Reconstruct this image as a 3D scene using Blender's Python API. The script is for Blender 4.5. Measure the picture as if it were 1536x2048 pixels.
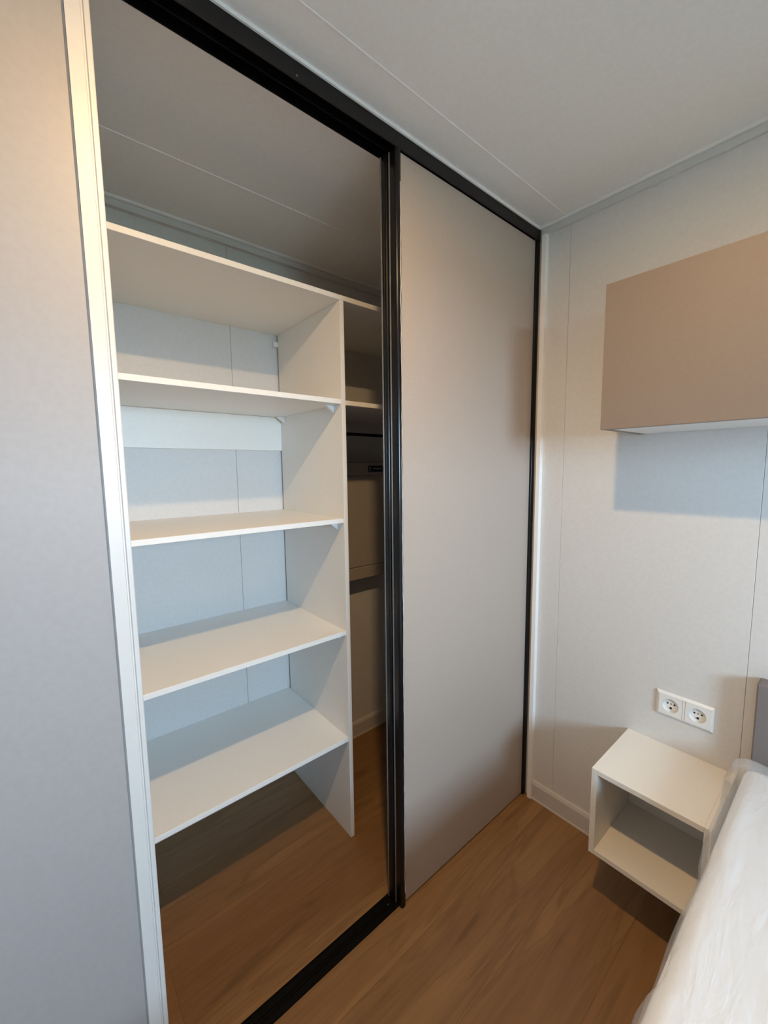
import bpy, bmesh, math, random
from mathutils import Matrix, Vector, noise

for o in list(bpy.data.objects):
    bpy.data.objects.remove(o)
SC = bpy.context.scene
COL = SC.collection
H = 2.281            # ceiling height
RX = 2.75            # right wall
FY = -2.95           # wall behind the camera
BX = -0.780          # back of the wardrobe

# ------------------------------------------------------------------ camera
cam = bpy.data.cameras.new('camera')
cam.sensor_fit = 'VERTICAL'
cam.sensor_height = 36.0
cam.lens = 817.24 / 2048 * 36.0
cam.clip_start = 0.02
camo = bpy.data.objects.new('camera', cam)
COL.objects.link(camo)
right = Vector((0.6437, 0.7652, -0.0117))
up = Vector((-0.0734, 0.0769, 0.9943))
fwd = Vector((-0.7618, 0.6392, -0.1056))
m = Matrix.Identity(4)
for i in range(3):
    m[i][0], m[i][1], m[i][2] = right[i], up[i], -fwd[i]
m.translation = (0.8711, -1.5057, 1.3995)
camo.matrix_world = m
SC.camera = camo

# ------------------------------------------------------------------ world, daylight, exposure
W = bpy.data.worlds.new('overcast_sky')
SC.world = W
W.use_nodes = True
bgn = W.node_tree.nodes['Background']
bgn.inputs['Color'].default_value = (0.52, 0.76, 1.0, 1)
bgn.inputs['Strength'].default_value = 60.0
SC.view_settings.view_transform = 'Standard'
SC.view_settings.look = 'None'
SC.view_settings.gamma = 1.0
SC.view_settings.use_curve_mapping = False
SC.view_settings.exposure = 0.0
# the window opening in the right wall: y range, z range
WY0, WY1, WZ0, WZ1 = -1.58, -0.80, 1.17, 1.87
por = bpy.data.lights.new('window_portal', 'AREA')
por.shape = 'RECTANGLE'
por.size = WZ1 - WZ0
por.size_y = WY1 - WY0
por.cycles.is_portal = True
poro = bpy.data.objects.new('window_portal', por)
COL.objects.link(poro)
poro.location = (RX + 0.09, (WY0 + WY1) / 2, (WZ0 + WZ1) / 2)
poro.rotation_euler = (0, math.radians(90), 0)
LAMP = (0.58, -1.20, 2.262)
LAMP_POWER = 15.5
LAMP_COLOR = (1.0, 0.64, 0.30)

# ------------------------------------------------------------------ materials
MAT = {}


def principled(name, col, rough=0.5, metal=0.0, spec=0.5, alpha=1.0):
    mt = bpy.data.materials.new(name)
    mt.use_nodes = True
    b = mt.node_tree.nodes['Principled BSDF']
    b.inputs['Base Color'].default_value = (*col, 1)
    b.inputs['Roughness'].default_value = rough
    b.inputs['Metallic'].default_value = metal
    b.inputs['Specular IOR Level'].default_value = spec
    b.inputs['Alpha'].default_value = alpha
    MAT[name] = mt
    return mt, mt.node_tree, b


def grained(name, col, rough, amount=0.04, scale=60.0, bump=0.02, stretch=(1, 1, 1), spec=0.5):
    """laminate: fine tonal noise and a very fine surface relief"""
    mt, nt, b = principled(name, col, rough, spec=spec)
    tc = nt.nodes.new('ShaderNodeTexCoord')
    mp = nt.nodes.new('ShaderNodeMapping')
    mp.inputs['Scale'].default_value = stretch
    ns = nt.nodes.new('ShaderNodeTexNoise')
    ns.inputs['Scale'].default_value = scale
    ns.inputs['Detail'].default_value = 1
    nt.links.new(tc.outputs['Object'], mp.inputs['Vector'])
    nt.links.new(mp.outputs['Vector'], ns.inputs['Vector'])
    rp = nt.nodes.new('ShaderNodeValToRGB')
    lo = [c * (1 - amount) for c in col]
    hi = [min(1, c * (1 + amount)) for c in col]
    rp.color_ramp.elements[0].color = (*lo, 1)
    rp.color_ramp.elements[1].color = (*hi, 1)
    rp.color_ramp.elements[0].position = 0.3
    rp.color_ramp.elements[1].position = 0.7
    nt.links.new(ns.outputs['Fac'], rp.inputs['Fac'])
    nt.links.new(rp.outputs['Color'], b.inputs['Base Color'])
    if bump > 0.1:
        bp = nt.nodes.new('ShaderNodeBump')
        bp.inputs['Strength'].default_value = bump
        bp.inputs['Distance'].default_value = 0.001
        nt.links.new(ns.outputs['Fac'], bp.inputs['Height'])
        nt.links.new(bp.outputs['Normal'], b.inputs['Normal'])
    return mt


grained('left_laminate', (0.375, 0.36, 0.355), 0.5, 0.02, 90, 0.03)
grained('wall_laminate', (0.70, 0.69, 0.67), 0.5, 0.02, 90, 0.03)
grained('ceiling_laminate', (0.91, 0.895, 0.87), 0.55, 0.015, 90, 0.02)
grained('white_laminate', (0.88, 0.865, 0.825), 0.42, 0.012, 130, 0.03)
grained('cream_laminate', (0.87, 0.835, 0.76), 0.42, 0.012, 130, 0.0)
grained('batten_white', (0.94, 0.915, 0.85), 0.4, 0.01, 80, 0.0)
grained('white_profile', (0.93, 0.925, 0.905), 0.32, 0.01, 80, 0.0)
grained('post_laminate', (0.66, 0.655, 0.64), 0.35, 0.01, 80, 0.0)
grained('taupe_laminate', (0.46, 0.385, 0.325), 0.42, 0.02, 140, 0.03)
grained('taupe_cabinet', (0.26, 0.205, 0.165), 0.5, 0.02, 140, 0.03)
grained('skirting', (0.62, 0.59, 0.56), 0.45, 0.02, 80, 0.0)
grained('black_aluminium', (0.007, 0.007, 0.008), 0.24, 0.15, 40, 0.0, spec=0.32)
grained('black_track', (0.003, 0.003, 0.003), 0.55, 0.15, 40, 0.0, spec=0.12)
grained('black_fascia', (0.009, 0.009, 0.009), 0.45, 0.1, 40, 0.0, spec=0.3)
grained('film_fold', (0.70, 0.71, 0.72), 0.2, 0.05, 40, 0.0)
grained('glint_grey', (0.16, 0.155, 0.15), 0.3, 0.1, 40, 0.0)  # reflection of the white shelves on the stile beads, put into the base colour
grained('headboard_fabric', (0.20, 0.178, 0.172), 0.8, 0.08, 400, 0.2)
grained('white_plastic', (0.83, 0.83, 0.81), 0.25, 0.01, 60, 0.0)
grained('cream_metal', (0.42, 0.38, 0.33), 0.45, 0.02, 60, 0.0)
grained('navy_label', (0.006, 0.008, 0.045), 0.5, 0.05, 60, 0.0)
grained('label_print', (0.45, 0.45, 0.5), 0.5, 0.02, 60, 0.0)
grained('dark_hole', (0.01, 0.01, 0.01), 0.6, 0.1, 60, 0.0)
grained('steel', (0.5, 0.5, 0.5), 0.25, 0.05, 60, 0.0)
MAT['steel'].node_tree.nodes['Principled BSDF'].inputs['Metallic'].default_value = 1.0
grained('mattress_ticking', (0.88, 0.905, 0.935), 0.75, 0.03, 220, 0.25)
grained('subfloor', (0.05, 0.035, 0.02), 0.8, 0.1, 20, 0.0)
grained('outdoor_ground', (0.16, 0.17, 0.13), 0.9, 0.3, 2.0, 0.0)
grained('dark_fabric', (0.10, 0.095, 0.09), 0.8, 0.1, 60, 0.0)

# oak floor planks: object coordinates of each plank, own tone per plank
mt, nt, b = principled('oak_plank', (0.2, 0.12, 0.06), 0.5)
N, L = nt.nodes.new, nt.links.new
tc = N('ShaderNodeTexCoord')
oi = N('ShaderNodeObjectInfo')
add = N('ShaderNodeVectorMath'); add.operation = 'ADD'
mul = N('ShaderNodeVectorMath'); mul.operation = 'SCALE'
cmb = N('ShaderNodeCombineXYZ')
L(oi.outputs['Random'], cmb.inputs[0]); L(oi.outputs['Random'], cmb.inputs[1]); L(oi.outputs['Random'], cmb.inputs[2])
L(cmb.outputs[0], mul.inputs[0]); mul.inputs['Scale'].default_value = 37.0
L(tc.outputs['Object'], add.inputs[0]); L(mul.outputs[0], add.inputs[1])
mp = N('ShaderNodeMapping'); mp.inputs['Scale'].default_value = (9.0, 0.9, 9.0)
L(add.outputs[0], mp.inputs['Vector'])
n1 = N('ShaderNodeTexNoise'); n1.inputs['Scale'].default_value = 1.6; n1.inputs['Detail'].default_value = 5; n1.inputs['Distortion'].default_value = 0.9
L(mp.outputs[0], n1.inputs['Vector'])
# cathedral grain rings
wv = N('ShaderNodeMath'); wv.operation = 'MULTIPLY'; wv.inputs[1].default_value = 26.0
L(n1.outputs['Fac'], wv.inputs[0])
sn = N('ShaderNodeMath'); sn.operation = 'SINE'
L(wv.outputs[0], sn.inputs[0])
mp2 = N('ShaderNodeMapping'); mp2.inputs['Scale'].default_value = (60.0, 3.0, 60.0)
L(add.outputs[0], mp2.inputs['Vector'])
n2 = N('ShaderNodeTexNoise'); n2.inputs['Scale'].default_value = 2.0; n2.inputs['Detail'].default_value = 3
L(mp2.outputs[0], n2.inputs['Vector'])
rp = N('ShaderNodeValToRGB')
rp.color_ramp.elements[0].position = 0.25; rp.color_ramp.elements[0].color = (0.228, 0.115, 0.044, 1)
rp.color_ramp.elements[1].position = 0.75; rp.color_ramp.elements[1].color = (0.345, 0.190, 0.078, 1)
L(n1.outputs['Fac'], rp.inputs['Fac'])
m1 = N('ShaderNodeMapRange'); m1.inputs[1].default_value = 0.55; m1.inputs[2].default_value = 1.0
m1.inputs[3].default_value = 1.0; m1.inputs[4].default_value = 0.83
L(sn.outputs[0], m1.inputs[0])
m2 = N('ShaderNodeMapRange'); m2.inputs[1].default_value = 0.3; m2.inputs[2].default_value = 0.7
m2.inputs[3].default_value = 0.90; m2.inputs[4].default_value = 1.08
L(n2.outputs['Fac'], m2.inputs[0])
m3 = N('ShaderNodeMapRange'); m3.inputs[3].default_value = 0.90; m3.inputs[4].default_value = 1.10
L(oi.outputs['Random'], m3.inputs[0])
a1 = N('ShaderNodeMath'); a1.operation = 'MULTIPLY'; L(m1.outputs[0], a1.inputs[0]); L(m2.outputs[0], a1.inputs[1])
a2 = N('ShaderNodeMath'); a2.operation = 'MULTIPLY'; L(a1.outputs[0], a2.inputs[0]); L(m3.outputs[0], a2.inputs[1])
vs = N('ShaderNodeVectorMath'); vs.operation = 'SCALE'
L(rp.outputs['Color'], vs.inputs[0]); L(a2.outputs[0], vs.inputs['Scale'])
L(vs.outputs[0], b.inputs['Base Color'])
bp = N('ShaderNodeBump'); bp.inputs['Strength'].default_value = 0.12; bp.inputs['Distance'].default_value = 0.002
L(a1.outputs[0], bp.inputs['Height']); L(bp.outputs['Normal'], b.inputs['Normal'])
b.inputs['Roughness'].default_value = 0.48

# thin clear film: partly see-through, glossy wrinkles
mt, nt, b = principled('plastic_film', (0.86, 0.88, 0.90), 0.20, alpha=0.36)
tc = nt.nodes.new('ShaderNodeTexCoord')
mp = nt.nodes.new('ShaderNodeMapping'); mp.inputs['Scale'].default_value = (20, 3.5, 20)
ns = nt.nodes.new('ShaderNodeTexNoise'); ns.inputs['Scale'].default_value = 1.2; ns.inputs['Detail'].default_value = 5; ns.inputs['Distortion'].default_value = 1.0
bp = nt.nodes.new('ShaderNodeBump'); bp.inputs['Strength'].default_value = 0.9; bp.inputs['Distance'].default_value = 0.008
nt.links.new(tc.outputs['Object'], mp.inputs['Vector']); nt.links.new(mp.outputs[0], ns.inputs['Vector'])
nt.links.new(ns.outputs['Fac'], bp.inputs['Height']); nt.links.new(bp.outputs['Normal'], b.inputs['Normal'])

# window glass: clear pane that lets daylight straight through, with a faint reflection
mt = bpy.data.materials.new('window_glass'); mt.use_nodes = True; MAT['window_glass'] = mt
nt = mt.node_tree; nt.nodes.clear()
out = nt.nodes.new('ShaderNodeOutputMaterial'); mx = nt.nodes.new('ShaderNodeMixShader')
tr = nt.nodes.new('ShaderNodeBsdfTransparent'); gl = nt.nodes.new('ShaderNodeBsdfGlossy')
gl.inputs['Roughness'].default_value = 0.02; mx.inputs[0].default_value = 0.07
nt.links.new(tr.outputs[0], mx.inputs[1]); nt.links.new(gl.outputs[0], mx.inputs[2]); nt.links.new(mx.outputs[0], out.inputs[0])

mt = bpy.data.materials.new('lamp_diffuser'); mt.use_nodes = True; MAT['lamp_diffuser'] = mt
nt = mt.node_tree
b = nt.nodes['Principled BSDF']
b.inputs['Base Color'].default_value = (0.9, 0.88, 0.8, 1)
b.inputs['Emission Color'].default_value = (*LAMP_COLOR, 1)
b.inputs['Emission Strength'].default_value = 6.0


# ------------------------------------------------------------------ builders
def tag(o, label=None, cat=None, group=None, kind=None):
    if label: o['label'] = label
    if cat: o['category'] = cat
    if group: o['group'] = group
    if kind: o['kind'] = kind
    return o


def empty(name, loc=(0, 0, 0)):
    o = bpy.data.objects.new(name, None)
    o.empty_display_size = 0.05
    o.location = loc
    COL.objects.link(o)
    return o


def finish(bm, name, mat, parent=None, origin=None, smooth=False):
    """link a bmesh (in world coordinates) as one object, origin moved to `origin`"""
    me = bpy.data.meshes.new(name)
    if origin is not None:
        bmesh.ops.translate(bm, vec=[-c for c in origin], verts=bm.verts)
    bmesh.ops.recalc_face_normals(bm, faces=bm.faces)
    bm.to_mesh(me)
    bm.free()
    if smooth:
        for p in me.polygons:
            p.use_smooth = True
    me.materials.append(MAT[mat])
    o = bpy.data.objects.new(name, me)
    COL.objects.link(o)
    if origin is not None:
        o.location = origin
    if parent is not None:
        o.parent = parent
        o.matrix_parent_inverse = Matrix.Translation(world_loc(parent)).inverted()
    return o


def world_loc(o):
    v = Vector(o.location)
    if o.parent:
        v = Vector(o.location)
    return v


def box_bm(bm, x0, x1, y0, y1, z0, z1, bev=0.0, seg=1):
    r = bmesh.ops.create_cube(bm, size=1.0)
    vs = r['verts']
    for v in vs:
        v.co = Vector(((x0 + x1) / 2 + v.co.x * (x1 - x0), (y0 + y1) / 2 + v.co.y * (y1 - y0), (z0 + z1) / 2 + v.co.z * (z1 - z0)))
    if bev > 0:
        es = set()
        for v in vs:
            es.update(v.link_edges)
        bmesh.ops.bevel(bm, geom=list(es), offset=bev, segments=seg, affect='EDGES', profile=0.5)


def box(name, x0, x1, y0, y1, z0, z1, mat, parent=None, bev=0.0, seg=1):
    bm = bmesh.new()
    box_bm(bm, x0, x1, y0, y1, z0, z1, bev, seg)
    return finish(bm, name, mat, parent, ((x0 + x1) / 2, (y0 + y1) / 2, (z0 + z1) / 2))


def boxes(name, lst, mat, parent=None, bev=0.0):
    bm = bmesh.new()
    for a in lst:
        box_bm(bm, *a, bev=bev)
    a = lst[0]
    return finish(bm, name, mat, parent, ((a[0] + a[1]) / 2, (a[2] + a[3]) / 2, (a[4] + a[5]) / 2))


def prism(name, pts, axis, a, b_, mat, parent=None, bev=0.0, smooth=False):
    """closed outline in the two other axes, extruded along axis from a to b_"""
    bm = bmesh.new()
    def P(u, v, t):
        return {'x': (t, u, v), 'y': (u, t, v), 'z': (u, v, t)}[axis]
    lo = [bm.verts.new(P(u, v, a)) for u, v in pts]
    hi = [bm.verts.new(P(u, v, b_)) for u, v in pts]
    n = len(pts)
    bm.faces.new(lo); bm.faces.new(hi[::-1])
    for i in range(n):
        bm.faces.new((lo[i], hi[i], hi[(i + 1) % n], lo[(i + 1) % n]))
    if bev:
        bmesh.ops.bevel(bm, geom=list(bm.edges), offset=bev, segments=1, affect='EDGES')
    cu = sum(p[0] for p in pts) / n; cv = sum(p[1] for p in pts) / n
    return finish(bm, name, mat, parent, P(cu, cv, (a + b_) / 2), smooth)


def cyl(name, c, axis, r, h, mat, parent=None, n=24, r2=None):
    bm = bmesh.new()
    bmesh.ops.create_cone(bm, cap_ends=True, segments=n, radius1=r, radius2=r if r2 is None else r2, depth=h)
    if axis == 'x': bmesh.ops.rotate(bm, matrix=Matrix.Rotation(math.pi / 2, 3, 'Y'), verts=bm.verts)
    if axis == 'y': bmesh.ops.rotate(bm, matrix=Matrix.Rotation(math.pi / 2, 3, 'X'), verts=bm.verts)
    bmesh.ops.translate(bm, vec=c, verts=bm.verts)
    o = finish(bm, name, mat, parent, c)
    for p in o.data.polygons:
        if len(p.vertices) == 4: p.use_smooth = True
    return o


def struct(o, label, cat):
    return tag(o, label, cat, kind='structure')


# ------------------------------------------------------------------ the room
random.seed(4)
floor = box('floor', BX - 0.05, RX + 0.05, FY - 0.05, 0.05, -0.06, -0.0105, 'subfloor')
struct(floor, 'brown oak laminate floor running through under the wardrobe', 'floor')
PW = 0.20
row = 0
x = 0.30 - 6 * PW
while x < RX:
    x0, x1 = max(x, BX), min(x + PW, RX)
    if x1 - x0 > 0.01:
        y = 0.0
        first = True
        ln = [1.38, 1.30, 1.40, 1.33][row % 4] if x1 < 0.8 else [0.9, 1.28, 0.62, 1.1][row % 4]
        while y > FY + 0.001:
            y1 = max(FY, y - (ln if first else 1.38))
            first = False
            bm = bmesh.new()
            box_bm(bm, x0 + 0.0001, x1 - 0.0001, y1 + 0.0001, y - 0.0001, -0.010, 0.0, 0.0003)
            finish(bm, 'floor_plank', 'oak_plank', floor, ((x0 + x1) / 2, (y + y1) / 2, 0))
            y = y1
    x += PW
    row += 1

ceiling = box('ceiling', BX - 0.05, RX + 0.05, FY - 0.05, 0.05, H + 0.006, H + 0.06, 'ceiling_laminate')
struct(ceiling, 'smooth pale grey panelled ceiling with thin joint lines', 'ceiling')
cs = [BX, -0.465, 0.11, 0.685, 1.26, 1.835, 2.41, RX]
for i in range(len(cs) - 1):
    box('ceiling_panel', cs[i] + 0.001, cs[i + 1] - 0.001, FY, 0.0, H, H + 0.006, 'ceiling_laminate', ceiling, 0.0006)
    if i:
        prism('joint_strip', [(cs[i] - 0.0016, H + 0.001), (cs[i] + 0.0016, H + 0.001), (cs[i], H - 0.0016)], 'y', FY, 0.0, 'white_profile', ceiling)

wall_back = box('wall_back', BX - 0.05, RX + 0.05, 0.006, 0.06, 0.0, H, 'wall_laminate')
struct(wall_back, 'pale grey panelled wall behind the bed and nightstand', 'wall')
ws = [BX, 0.124, 0.683, 1.242, 1.801, 2.36, RX]
for i in range(len(ws) - 1):
    box('wall_panel', ws[i] + 0.0004, ws[i + 1] - 0.0004, 0.0, 0.006, 0.0, H, 'wall_laminate', wall_back, 0.0007)

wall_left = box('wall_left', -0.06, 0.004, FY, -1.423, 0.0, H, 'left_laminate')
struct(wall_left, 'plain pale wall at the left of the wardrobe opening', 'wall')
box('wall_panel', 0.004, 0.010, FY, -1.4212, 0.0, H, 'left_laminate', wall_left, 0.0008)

wcb = box('wall_wardrobe', BX - 0.05, BX - 0.006, -1.46, 0.05, 0.0, H, 'wall_laminate')
struct(wcb, 'grey panelled wall at the back inside the wardrobe', 'wall')
for a, c in ((-1.40, -0.893), (-0.893, 0.0)):
    box('wall_panel', BX - 0.006, BX, a + 0.0005, c - 0.0005, 0.0, H, 'wall_laminate', wcb, 0.0007)
wcs = box('wall_wardrobe_side', BX - 0.05, -0.06, -1.46, -1.402, 0.0, H, 'wall_laminate')
struct(wcs, 'left inner side wall of the wardrobe behind the white post', 'wall')

wall_right = boxes('wall_right', [(RX, RX + 0.10, FY - 0.05, WY0, 0, H), (RX, RX + 0.10, WY1, 0.05, 0, H),
                                  (RX, RX + 0.10, WY0, WY1, 0, WZ0), (RX, RX + 0.10, WY0, WY1, WZ1, H)], 'wall_laminate')
struct(wall_right, 'right wall with the window beyond the bed', 'wall')
wall_front = box('wall_front', BX - 0.05, RX + 0.10, FY - 0.05, FY, 0.0, H, 'wall_laminate')
struct(wall_front, 'wall behind the camera at the foot of the bed', 'wall')

win = boxes('window_1', [(RX + 0.02, RX + 0.07, WY0, WY0 + 0.05, WZ0, WZ1), (RX + 0.02, RX + 0.07, WY1 - 0.05, WY1, WZ0, WZ1),
                         (RX + 0.02, RX + 0.07, WY0 + 0.05, WY1 - 0.05, WZ0, WZ0 + 0.05), (RX + 0.02, RX + 0.07, WY0 + 0.05, WY1 - 0.05, WZ1 - 0.05, WZ1)], 'white_plastic')
struct(win, 'white framed window in the right wall', 'window')
box('pane', RX + 0.043, RX + 0.047, WY0 + 0.05, WY1 - 0.05, WZ0 + 0.05, WZ1 - 0.05, 'window_glass', win)
box('window_sill', RX - 0.03, RX + 0.02, WY0 - 0.02, WY1 + 0.02, WZ0 - 0.02, WZ0 + 0.0, 'white_plastic', win, 0.003)

gr = bpy.data.meshes.new('ground')
gr.from_pydata([(-30, -30, -0.7), (40, -30, -0.7), (40, 30, -0.7), (-30, 30, -0.7)], [], [(0, 1, 2, 3)])
gr.materials.append(MAT['outdoor_ground'])
gro = bpy.data.objects.new('ground', gr); COL.objects.link(gro)
struct(gro, 'open ground outside the window', 'ground')

# skirting, cornices, corner trims
def skirting(name, axis, a, b_, wall, d, label):
    """skirting with an eased top; wall = coordinate of the wall face, d = direction into the room"""
    prof = [(wall, 0.0), (wall + d * 0.013, 0.0), (wall + d * 0.013, 0.006), (wall + d * 0.011, 0.009), (wall + d * 0.011, 0.068),
            (wall + d * 0.006, 0.080), (wall, 0.082)]
    return struct(prism(name, prof, axis, a, b_, 'skirting'), label, 'baseboard')
skirting('baseboard_back', 'x', 0.0415, 0.70, 0.0, -1, 'pale skirting board under the nightstand wall')
skirting('baseboard_wardrobe', 'y', -1.40, -0.001, BX, 1, 'skirting board at the foot of the wardrobe back wall')
skirting('baseboard_left', 'y', FY, -1.425, 0.010, 1, 'skirting board below the left wall')

def cornice(name, axis, a, b_, wall, d, label, t=0.006):
    prof = [(wall, H), (wall + d * (t + 0.004), H), (wall + d * (t + 0.004), H - 0.0080), (wall + d * t, H - 0.0090),
            (wall + d * t, H - 0.028), (wall + d * (t + 0.0020), H - 0.029), (wall + d * (t + 0.0020), H - 0.031), (wall, H - 0.0315)]
    o = struct(prism(name, prof, axis, a, b_, 'wall_laminate'), label, 'trim')
    w0, w1 = wall + d * (t + 0.0042), wall + d * (t + 0.0105)
    prism('bead', [(w0, H), (w1, H), (w1, H - 0.0060), (w1 - d * 0.0015, H - 0.0075), (w0, H - 0.0075)], axis, a, b_, 'white_profile', o)
    return o
cornice('trim_1', 'x', 0.016, RX, 0.0, -1, 'thin cornice strip along the top of the nightstand wall')
cornice('trim_2', 'y', -1.40, -0.001, BX, 1, 'cornice strip at the top of the wardrobe back wall', 0.016)
tr3 = prism('trim_3', [(0.0085, H), (0.0140, H), (0.0140, H - 0.0055), (0.0130, H - 0.0065), (0.0085, H - 0.0065)], 'y', -1.40, -0.012, 'white_profile')
struct(tr3, 'thin white bead between black top track and ceiling', 'trim')
tr4 = prism('trim_4', [(0.0225, 0.0), (0.0410, 0.0), (0.0410, -0.0165), (0.0400, -0.0180), (0.0240, -0.0180), (0.0225, -0.0165)], 'z', 0.0, H - 0.0325, 'white_profile')
struct(tr4, 'slim white corner strip beside the closed sliding door', 'trim')
tr5 = prism('trim_5', [(-0.060, -1.4205), (0.0165, -1.4205), (0.0165, -1.4000), (0.0125, -1.3985), (0.0125, -1.3965), (0.0160, -1.3950),
                       (0.0160, -1.3885), (0.0145, -1.3870), (-0.060, -1.3870)], 'z', 0.0, H, 'post_laminate')
struct(tr5, 'tall white post at the left side of the wardrobe opening', 'trim')
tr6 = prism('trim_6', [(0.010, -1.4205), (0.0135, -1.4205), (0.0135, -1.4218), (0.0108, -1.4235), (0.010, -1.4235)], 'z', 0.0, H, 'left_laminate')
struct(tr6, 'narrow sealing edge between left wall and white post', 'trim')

# ------------------------------------------------------------------ sliding door tracks
tt = empty('top_track', (-0.025, -0.70, 2.237))
tag(tt, 'black aluminium top track fixed below the ceiling over the wardrobe opening', 'track')
TY0, TY1 = -1.386, -0.0005
box('fascia', 0.004, 0.008, TY0, TY1, 2.2376, H - 0.001, 'black_fascia', tt, 0.0005)
box('channel_top', -0.0575, 0.004, TY0, TY1, 2.270, H - 0.001, 'black_track', tt)
for xx in (-0.0255, -0.0575):
    box('rail_web', xx, xx + 0.003, TY0, TY1, 2.240, 2.270, 'black_track', tt, 0.0005)
cyl('screw', (0.0085, -1.013, 2.246), 'x', 0.0022, 0.0016, 'glint_grey', tt, 12)

ft = empty('floor_track', (-0.031, -0.70, 0.0))
tag(ft, 'black aluminium guide track lying on the floor across the opening', 'track')
box('base_plate', -0.0575, -0.005, TY0, TY1, 0.0002, 0.003, 'black_track', ft, 0.0006)
for xx in (-0.0565, -0.036, -0.0265, -0.008):
    box('guide_rib', xx, xx + 0.002, TY0, TY1, 0.003, 0.0055, 'black_track', ft, 0.0004)
cyl('screw', (-0.0305, -0.752, 0.0034), 'z', 0.0028, 0.0012, 'steel', ft, 12)


# ------------------------------------------------------------------ sliding doors
def stile(name, pts, z0, z1, parent):
    return prism(name, pts, 'z', z0, z1, 'black_aluminium', parent)

def rounded(x0, x1, y0, y1, r, n=5):
    pts = []
    for cx, cy, a in ((x1 - r, y0 + r, -90), (x1 - r, y1 - r, 0)):
        for k in range(n + 1):
            t = math.radians(a + 90 * k / n)
            pts.append((cx + r * math.cos(t), cy + r * math.sin(t)))
    return [(x0, y0)] + pts + [(x0, y1)]

d1 = empty('sliding_door', (-0.005, -0.37, 0.006))
tag(d1, 'front taupe sliding wardrobe door with black aluminium stiles, closed against the corner', 'door')
box('door_panel', -0.012, 0.000, -0.707, -0.022, 0.007, 2.2365, 'taupe_laminate', d1, 0.0006)
s = stile('stile', rounded(-0.0215, 0.0095, -0.7270, -0.7065, 0.0085), 0.004, 2.2360, d1)
for x_, w_, p_ in ((-0.0213, 0.0046, 0.0014),):
    prism('edge_bead', [(x_, -0.7268), (x_ + 0.0006, -0.7270 - p_), (x_ + w_ - 0.0006, -0.7270 - p_), (x_ + w_, -0.7268)], 'z', 0.005, 2.2355, 'glint_grey', s)
# wrinkled edge of the protective film left on the stile
bm = bmesh.new()
prev = None
for i in range(261):
    z = 0.05 + i * 0.0081
    w = 0.0016 * noise.noise(Vector((0.0, 1.7, z * 9))) + 0.0012 * noise.noise(Vector((3.0, 0.7, z * 31)))
    wd = 0.0011 + 0.0011 * abs(noise.noise(Vector((9.0, 2.0, z * 23))))
    yc = -0.7135 + w
    ring = [bm.verts.new((0.0097, yc - wd, z)), bm.verts.new((0.0105 + 0.0004 * math.sin(z * 40), yc, z)), bm.verts.new((0.0097, yc + wd, z))]
    if prev:
        for q in range(2):
            bm.faces.new((prev[q], prev[q + 1], ring[q + 1], ring[q]))
        bm.faces.new((prev[2], prev[0], ring[0], ring[2]))
    prev = ring
fo = finish(bm, 'film_edge', 'plastic_film', s, (0.010, -0.712, 1.1), True)
fo.data.materials[0] = MAT['film_fold']
tag(fo, 'wrinkled edge of clear protective film')
stile('stile', rounded(-0.0215, 0.0090, -0.0240, -0.0015, 0.003, 3), 0.004, 2.2360, d1)
box('top_rail', -0.018, -0.002, -0.7065, -0.0240, 2.2366, 2.262, 'black_aluminium', d1)

d2 = empty('sliding_door', (-0.045, -0.37, 0.006))
tag(d2, 'rear sliding wardrobe door parked behind the front one, only its black edge showing', 'door')
box('door_panel', -0.044, -0.032, -0.712, -0.024, 0.008, 2.2365, 'taupe_laminate', d2, 0.0006)
s2 = stile('stile', rounded(-0.0500, -0.0260, -0.7330, -0.7120, 0.006), 0.006, 2.2360, d2)
for x_, w_, p_ in ((-0.0498, 0.0048, 0.0014), (-0.0395, 0.0040, 0.0008)):
    prism('edge_bead', [(x_, -0.7328), (x_ + 0.0006, -0.7330 - p_), (x_ + w_ - 0.0006, -0.7330 - p_), (x_ + w_, -0.7328)], 'z', 0.007, 2.2355, 'glint_grey' if p_ > 0.001 else 'black_aluminium', s2)
stile('stile', rounded(-0.0500, -0.0260, -0.0240, -0.0062, 0.003, 3), 0.006, 2.2360, d2)
box('top_rail', -0.046, -0.030, -0.7115, -0.0240, 2.2366, 2.262, 'black_aluminium', d2)

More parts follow.
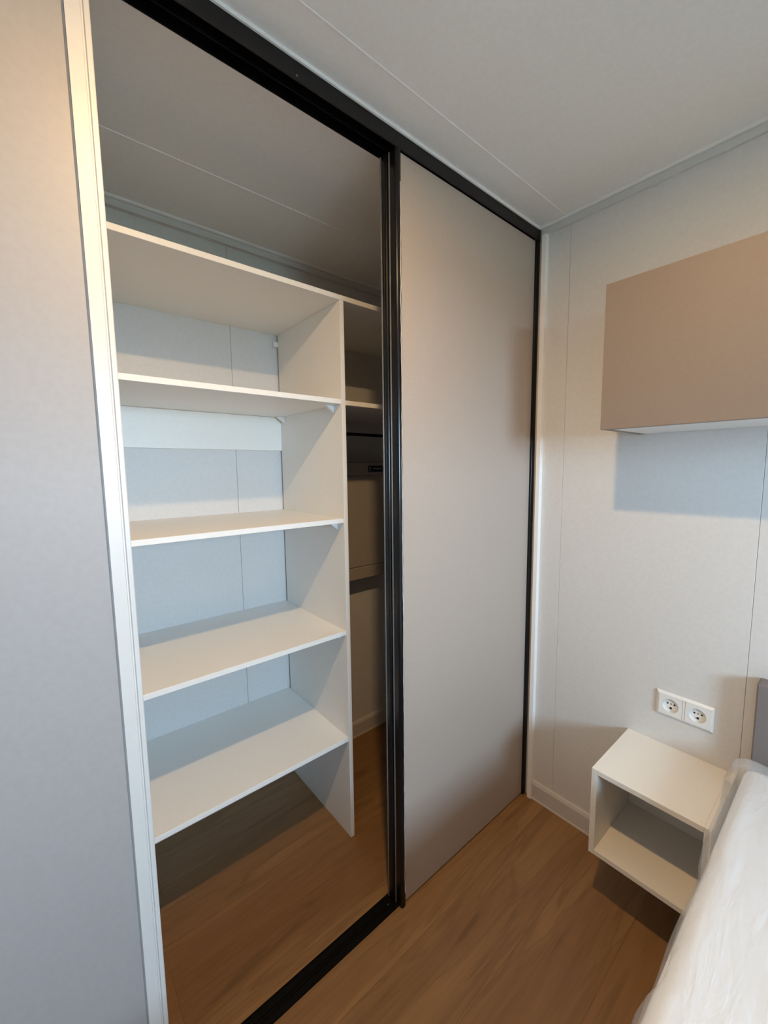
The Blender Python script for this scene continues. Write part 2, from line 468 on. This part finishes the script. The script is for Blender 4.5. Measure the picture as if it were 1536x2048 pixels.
# ------------------------------------------------------------------ wardrobe shelving
XF, XS = -0.3056, -0.3097
YV = -0.700
T = 0.016
sh = empty('wardrobe_shelving', (-0.54, -1.05, 0.0))
tag(sh, 'white laminate shelving with four shelves and an upright divider inside the wardrobe', 'shelving')
Z0 = 1.9576
box('divider', BX + 0.0125, XF, YV, YV + T, 0.0005, Z0 - 0.0002, 'white_laminate', sh, 0.0007)
box('top_shelf', BX + 0.0005, XF, -1.4015, -0.001, Z0, Z0 + T, 'white_laminate', sh, 0.0007)
for k, z in enumerate((1.6361, 1.2274, 0.8184, 0.4076)):
    s = box('shelf', BX + 0.0005, XS, -1.4015, YV - 0.0003, z - T, z, 'white_laminate', sh, 0.0007)
    for xb, q in ((-0.349, 0.036), (-0.728, 0.036)):
        # small triangular plastic shelf bracket
        bm = bmesh.new()
        zt = z - T - 0.0001
        pts = [(xb, YV - 0.0003, zt), (xb, YV - 0.0003 - q, zt), (xb, YV - 0.0003, zt - q * 0.75)]
        lo = [bm.verts.new(p) for p in pts]
        hi = [bm.verts.new((p[0] - 0.013, p[1], p[2])) for p in pts]
        bm.faces.new(lo); bm.faces.new(hi[::-1])
        for i in range(3):
            bm.faces.new((lo[i], hi[i], hi[(i + 1) % 3], lo[(i + 1) % 3]))
        bmesh.ops.bevel(bm, geom=list(bm.edges), offset=0.0012, segments=1, affect='EDGES')
        finish(bm, 'bracket', 'white_plastic', s, (xb - 0.006, YV - 0.01, zt - 0.01))
box('shelf', BX + 0.0005, XF - 0.002, YV + T + 0.0003, -0.001, 1.6333 - T, 1.6333, 'white_laminate', sh, 0.0007)
box('batten', BX + 0.0005, BX + 0.0165, -1.4015, YV - 0.0003, 1.481, 1.6195, 'batten_white', sh, 0.0010)
box('clip', BX + 0.0005, BX + 0.020, YV - 0.022, YV - 0.0003, 1.9075, 1.9275, 'white_plastic', sh, 0.0015)
rl = cyl('clothes_rail', (-0.52, -0.3425, 1.542), 'y', 0.0065, 0.682, 'black_track', sh, 16)
tag(rl, 'thin black hanging rail')

# wall unit seen in the dark compartment
wu = empty('wall_unit', (BX, -0.38, 0.86))
tag(wu, 'pale boxy wall unit with dark blue label in the dark right compartment of the wardrobe', 'wall unit')
UX = BX + 0.09
box('body', BX + 0.0005, UX - 0.003, -0.66, -0.075, 0.866, 1.432, 'cream_metal', wu, 0.002)
box('front_cover', UX - 0.003, UX + 0.004, -0.655, -0.08, 0.930, 1.366, 'cream_metal', wu, 0.002)
box('bottom_flap', UX - 0.003, UX + 0.003, -0.655, -0.08, 0.868, 0.9275, 'cream_metal', wu, 0.002)
box('top_cover', UX - 0.003, UX + 0.003, -0.655, -0.08, 1.3685, 1.430, 'cream_metal', wu, 0.002)
lb = box('label_plate', UX + 0.003, UX + 0.0038, -0.2955, -0.205, 1.383, 1.4145, 'navy_label', wu)
tag(lb, 'dark blue label with pale print')
for a, c, e, f in ((-0.287, -0.283, 1.386, 1.409), (-0.283, -0.277, 1.402, 1.405), (-0.264, -0.212, 1.3985, 1.4020)):
    box('print_mark', UX + 0.0038, UX + 0.0041, a, c, e, f, 'label_print', lb)

# ------------------------------------------------------------------ overhead cabinet
oc = empty('overhead_cabinet', (1.38, -0.15, 1.50))
tag(oc, 'taupe fronted overhead cabinet mounted on the wall above the bed', 'cabinet')
CX0, CX1, CZ0, CZ1 = 0.374, 2.376, 1.4994, 1.8848
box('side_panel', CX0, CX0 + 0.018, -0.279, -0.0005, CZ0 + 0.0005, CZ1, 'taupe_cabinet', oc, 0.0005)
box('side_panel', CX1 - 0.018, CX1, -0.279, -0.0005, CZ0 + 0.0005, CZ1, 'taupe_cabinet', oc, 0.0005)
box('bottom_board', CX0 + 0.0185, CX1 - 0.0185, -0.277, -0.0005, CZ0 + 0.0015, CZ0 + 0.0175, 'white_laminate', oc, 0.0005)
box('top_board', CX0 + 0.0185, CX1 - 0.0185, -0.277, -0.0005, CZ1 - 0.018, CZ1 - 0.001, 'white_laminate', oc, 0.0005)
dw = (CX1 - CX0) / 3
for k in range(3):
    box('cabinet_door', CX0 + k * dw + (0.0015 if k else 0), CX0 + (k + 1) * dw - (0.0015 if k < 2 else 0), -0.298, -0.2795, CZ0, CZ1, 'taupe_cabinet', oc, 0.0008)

# ------------------------------------------------------------------ nightstand
nsn = empty('nightstand', (0.535, -0.145, 0.2116))
tag(nsn, 'small white open-front nightstand hung on the wall beside the bed', 'nightstand')
NX0, NX1, NY, NZ0, NZ1 = 0.389, 0.680, -0.2895, 0.2116, 0.490
box('side_panel', NX0, NX0 + T, NY, -0.0005, NZ0, NZ1, 'cream_laminate', nsn, 0.0006)
box('side_panel', NX1 - T, NX1, NY, -0.0005, NZ0, NZ1, 'cream_laminate', nsn, 0.0006)
box('top_panel', NX0 + T + 0.0002, NX1 - T - 0.0002, NY, -0.0005, NZ1 - T, NZ1 - 0.0003, 'cream_laminate', nsn, 0.0006)
box('bottom_panel', NX0 + T + 0.0002, NX1 - T - 0.0002, NY, -0.0005, NZ0 + 0.0003, NZ0 + T, 'cream_laminate', nsn, 0.0006)
box('back_panel', NX0 + T + 0.0002, NX1 - T - 0.0002, -0.0080, -0.0005, NZ0 + T + 0.0002, NZ1 - T - 0.0002, 'cream_laminate', nsn)

# ------------------------------------------------------------------ double wall socket
SX, SZ = 0.5085, 0.630
so = empty('double_socket', (SX + 0.0355, 0.0, SZ))
tag(so, 'white double power socket on the wall above the nightstand', 'socket')
def ring_plate(name, cx, cz, hw, hh, r, y0, y1, mat, parent, side=1):
    """square insert with a round opening"""
    bm = bmesh.new()
    n = 40
    outer, inner = [], []
    for k in range(n):
        t = 2 * math.pi * k / n
        c, s_ = math.cos(t), math.sin(t)
        q = 1.0 / max(abs(c) / hw, abs(s_) / hh)
        outer.append((cx + c * q, cz + s_ * q)); inner.append((cx + c * r, cz + s_ * r))
    f = lambda p, y: bm.verts.new((p[0], y, p[1]))
    of, inf = [f(p, y1) for p in outer], [f(p, y1) for p in inner]
    ob, ib = [f(p, y0) for p in outer], [f(p, y0) for p in inner]
    for k in range(n):
        j = (k + 1) % n
        bm.faces.new((of[k], of[j], inf[j], inf[k])); bm.faces.new((ob[k], ib[k], ib[j], ob[j]))
        bm.faces.new((of[k], ob[k], ob[j], of[j])); bm.faces.new((inf[k], inf[j], ib[j], ib[k]))
    return finish(bm, name, mat, parent, (cx, y1, cz))
fx0, fx1, fz0, fz1 = SX - 0.040, SX + 0.111, SZ - 0.040, SZ + 0.040
# bevelled outer frame around both inserts
bm = bmesh.new()
rings = [((fx0, fx1, fz0, fz1), -0.0003), ((fx0, fx1, fz0, fz1), -0.004), ((fx0 + 0.0065, fx1 - 0.0065, fz0 + 0.0065, fz1 - 0.0065), -0.0095),
         ((fx0 + 0.0085, fx1 - 0.0085, fz0 + 0.0085, fz1 - 0.0085), -0.0095), ((fx0 + 0.0085, fx1 - 0.0085, fz0 + 0.0085, fz1 - 0.0085), -0.0003)]
vr = []
for (a, c, e, f), yy in rings:
    vr.append([bm.verts.new(p) for p in ((a, yy, e), (c, yy, e), (c, yy, f), (a, yy, f))])
for i in range(len(vr)):
    A, B = vr[i], vr[(i + 1) % len(vr)]
    for k in range(4):
        bm.faces.new((A[k], A[(k + 1) % 4], B[(k + 1) % 4], B[k]))
fr = finish(bm, 'frame', 'white_plastic', so, (SX + 0.0355, 0, SZ))
box('frame_bridge', SX + 0.0322, SX + 0.0388, -0.0095, -0.0003, fz0 + 0.009, fz1 - 0.009, 'white_plastic', so, 0.0004)
for k in range(2):
    cx = SX + 0.071 * k
    ins = ring_plate('socket_insert', cx, SZ, 0.0315, 0.0312, 0.0222, -0.0005, -0.0104, 'white_plastic', so)
    cyl('recess_cup', (cx, -0.0012, SZ), 'y', 0.0220, 0.0015, 'white_plastic', ins, 32)
    for dx, dz in ((-0.0095, 0.0035), (0.0095, 0.0035)):
        cyl('pin_hole', (cx + dx, -0.0021, SZ + dz), 'y', 0.0028, 0.0006, 'dark_hole', ins, 14)
    cyl('earth_pin', (cx, -0.0030, SZ - 0.0105), 'y', 0.0034, 0.0025, 'dark_hole', ins, 14)
    cyl('screw', (cx, -0.0021, SZ + 0.0035), 'y', 0.0026, 0.0006, 'steel', ins, 14)

# ------------------------------------------------------------------ bed and wrapped mattress
bed = empty('bed', (1.40, -1.0, 0.0))
tag(bed, 'bed with grey brown upholstered headboard against the wall', 'bed')
box('headboard', 0.712, 2.085, -0.055, -0.0005, 0.30, 0.806, 'headboard_fabric', bed, 0.004, 2)
box('base', 0.735, 2.065, -1.93, -0.0565, 0.16, 0.300, 'dark_fabric', bed, 0.006, 2)
for lx in (0.80, 2.00):
    for ly in (-0.15, -1.83):
        cyl('leg', (lx, ly, 0.0805), 'z', 0.022, 0.159, 'black_track', bed, 16, 0.027)

def pillow_block(name, x0, x1, y0, y1, z0, z1, r, mat, parent):
    bm = bmesh.new()
    box_bm(bm, x0, x1, y0, y1, z0, z1, r, 5)
    return finish(bm, name, mat, parent, ((x0 + x1) / 2, (y0 + y1) / 2, z0), True)

MX0, MX1, MY0, MY1, MZ0, MZ1 = 0.704, 2.090, -1.945, -0.062, 0.301, 0.572
mat_o = empty('mattress', ((MX0 + MX1) / 2, (MY0 + MY1) / 2, MZ0))
tag(mat_o, 'white mattress still wrapped in clear plastic film on the bed', 'mattress')
pillow_block('core', MX0, MX1, MY0, MY1, MZ0, MZ1, 0.028, 'mattress_ticking', mat_o)

# loose film: one sheet from under the left edge, round the side, over the top and down the right
E_Y = [0.02, -0.05, -0.197, -0.3346, -0.3914, -0.4421, -0.4768, -0.5414, -0.6079, -0.6664, -0.7428, -0.789, -0.8233, -0.8548, -1.2, -1.6, -2.1]
E_X = [0.660, 0.660, 0.676, 0.6764, 0.6799, 0.6845, 0.692, 0.6920, 0.6893, 0.6893, 0.6929, 0.694, 0.6859, 0.6875, 0.690, 0.684, 0.690]
def edge_x(y):
    for i in range(len(E_Y) - 1):
        if E_Y[i] >= y >= E_Y[i + 1]:
            t = (E_Y[i] - y) / (E_Y[i] - E_Y[i + 1])
            return E_X[i] * (1 - t) + E_X[i + 1] * t
    return E_X[-1]
def top_z(x, y):
    z = MZ1 + 0.010
    z += 0.004 * noise.noise(Vector((x * 5, y * 3.1, 0.3))) + 0.0026 * noise.noise(Vector((x * 20 + y * 5, y * 4, 2.3)))
    z += 0.0006 * noise.noise(Vector((x * 60, y * 12, 5.1)))
    # puffed up against the headboard
    z += 0.008 * math.exp(-((y + 0.075) / 0.035) ** 2)
    return z
bm = bmesh.new()
ys = []
y = MY1 - 0.002
while y > MY0 - 0.01:
    ys.append(y)
    y -= 0.009 if y > -1.0 else 0.03
rows = []
for y in ys:
    ex = edge_x(y)
    fl = 0.010 * noise.noise(Vector((1.0, y * 9, 4.0)))
    sec = [(ex + 0.030, MZ0 + 0.01), (ex + 0.020, 0.36), (ex + 0.014 + fl * 0.5, 0.42), (ex + 0.006 + fl * 0.4, 0.47),
           (ex + 0.001, 0.498), (ex + 0.0, 0.508), (ex + 0.003, 0.518), (ex + 0.008, 0.535), (ex + 0.013, 0.552)]
    if y > -0.297:
        # beside the nightstand the film only bulges out above its top
        sec = [(max(p[0], 0.686) if p[1] < 0.4925 else p[0], p[1]) for p in sec]
        sec.insert(4, (0.686, 0.4935))
    else:
        sec.insert(4, (ex + 0.0025, 0.4935))
    x = ex + 0.020
    while x < MX1 - 0.02:
        e = min(1.0, (x - ex - 0.010) / 0.035)
        zt = top_z(x, y)
        sec.append((x, 0.552 + (zt - 0.552) * (e ** 0.45)))
        x += 0.010 if x < 1.15 else 0.045
    sec += [(MX1 + 0.012, MZ1 - 0.01), (MX1 + 0.014, 0.42), (MX1 + 0.012, MZ0 + 0.01)]
    rows.append(sec)
nmin = min(len(s_) for s_ in rows)
rows = [s_[:nmin - 3] + s_[-3:] for s_ in rows]
vv = [[bm.verts.new((p[0], ys[i], p[1])) for p in s_] for i, s_ in enumerate(rows)]
for i in range(len(vv) - 1):
    for j in range(nmin - 1):
        bm.faces.new((vv[i][j], vv[i][j + 1], vv[i + 1][j + 1], vv[i + 1][j]))
# folded closed at the head end
cap = [bm.verts.new((v.co.x, MY1 + 0.0035, max(MZ0 + 0.005, v.co.z - 0.035))) for v in vv[0]]
for j in range(nmin - 1):
    bm.faces.new((vv[0][j], cap[j], cap[j + 1], vv[0][j + 1]))
film = finish(bm, 'plastic_wrap', 'plastic_film', mat_o, ((MX0 + MX1) / 2, (MY0 + MY1) / 2, MZ0), True)
tag(film, 'clear wrinkled plastic film')

# ------------------------------------------------------------------ ceiling lamp (above and behind the view)
lo = empty('ceiling_downlight', (LAMP[0], LAMP[1], H))
tag(lo, 'small round ceiling downlight above the bedside', 'lamp')
n = 40
bm = bmesh.new()
prof = [(0.052, 0.0), (0.052, -0.006), (0.049, -0.011), (0.041, -0.013), (0.038, -0.010), (0.038, 0.0)]
vr = []
for k in range(n):
    t = 2 * math.pi * k / n
    vr.append([bm.verts.new((LAMP[0] + r_ * math.cos(t), LAMP[1] + r_ * math.sin(t), H + z_)) for r_, z_ in prof])
for k in range(n):
    A, B = vr[k], vr[(k + 1) % n]
    for q in range(len(prof)):
        bm.faces.new((A[q], B[q], B[(q + 1) % len(prof)], A[(q + 1) % len(prof)]))
finish(bm, 'trim_ring', 'white_plastic', lo, (LAMP[0], LAMP[1], H), True)
cyl('diffuser', (LAMP[0], LAMP[1], H - 0.006), 'z', 0.0378, 0.006, 'lamp_diffuser', lo, 32)
ld = bpy.data.lights.new('downlight_glow', 'AREA')
ld.shape = 'DISK'
ld.size = 0.06
ld.energy = LAMP_POWER
ld.color = LAMP_COLOR
lob = bpy.data.objects.new('downlight_glow', ld)
COL.objects.link(lob)
lob.location = LAMP
lob.parent = lo
lob.matrix_parent_inverse = Matrix.Translation(lo.location).inverted()
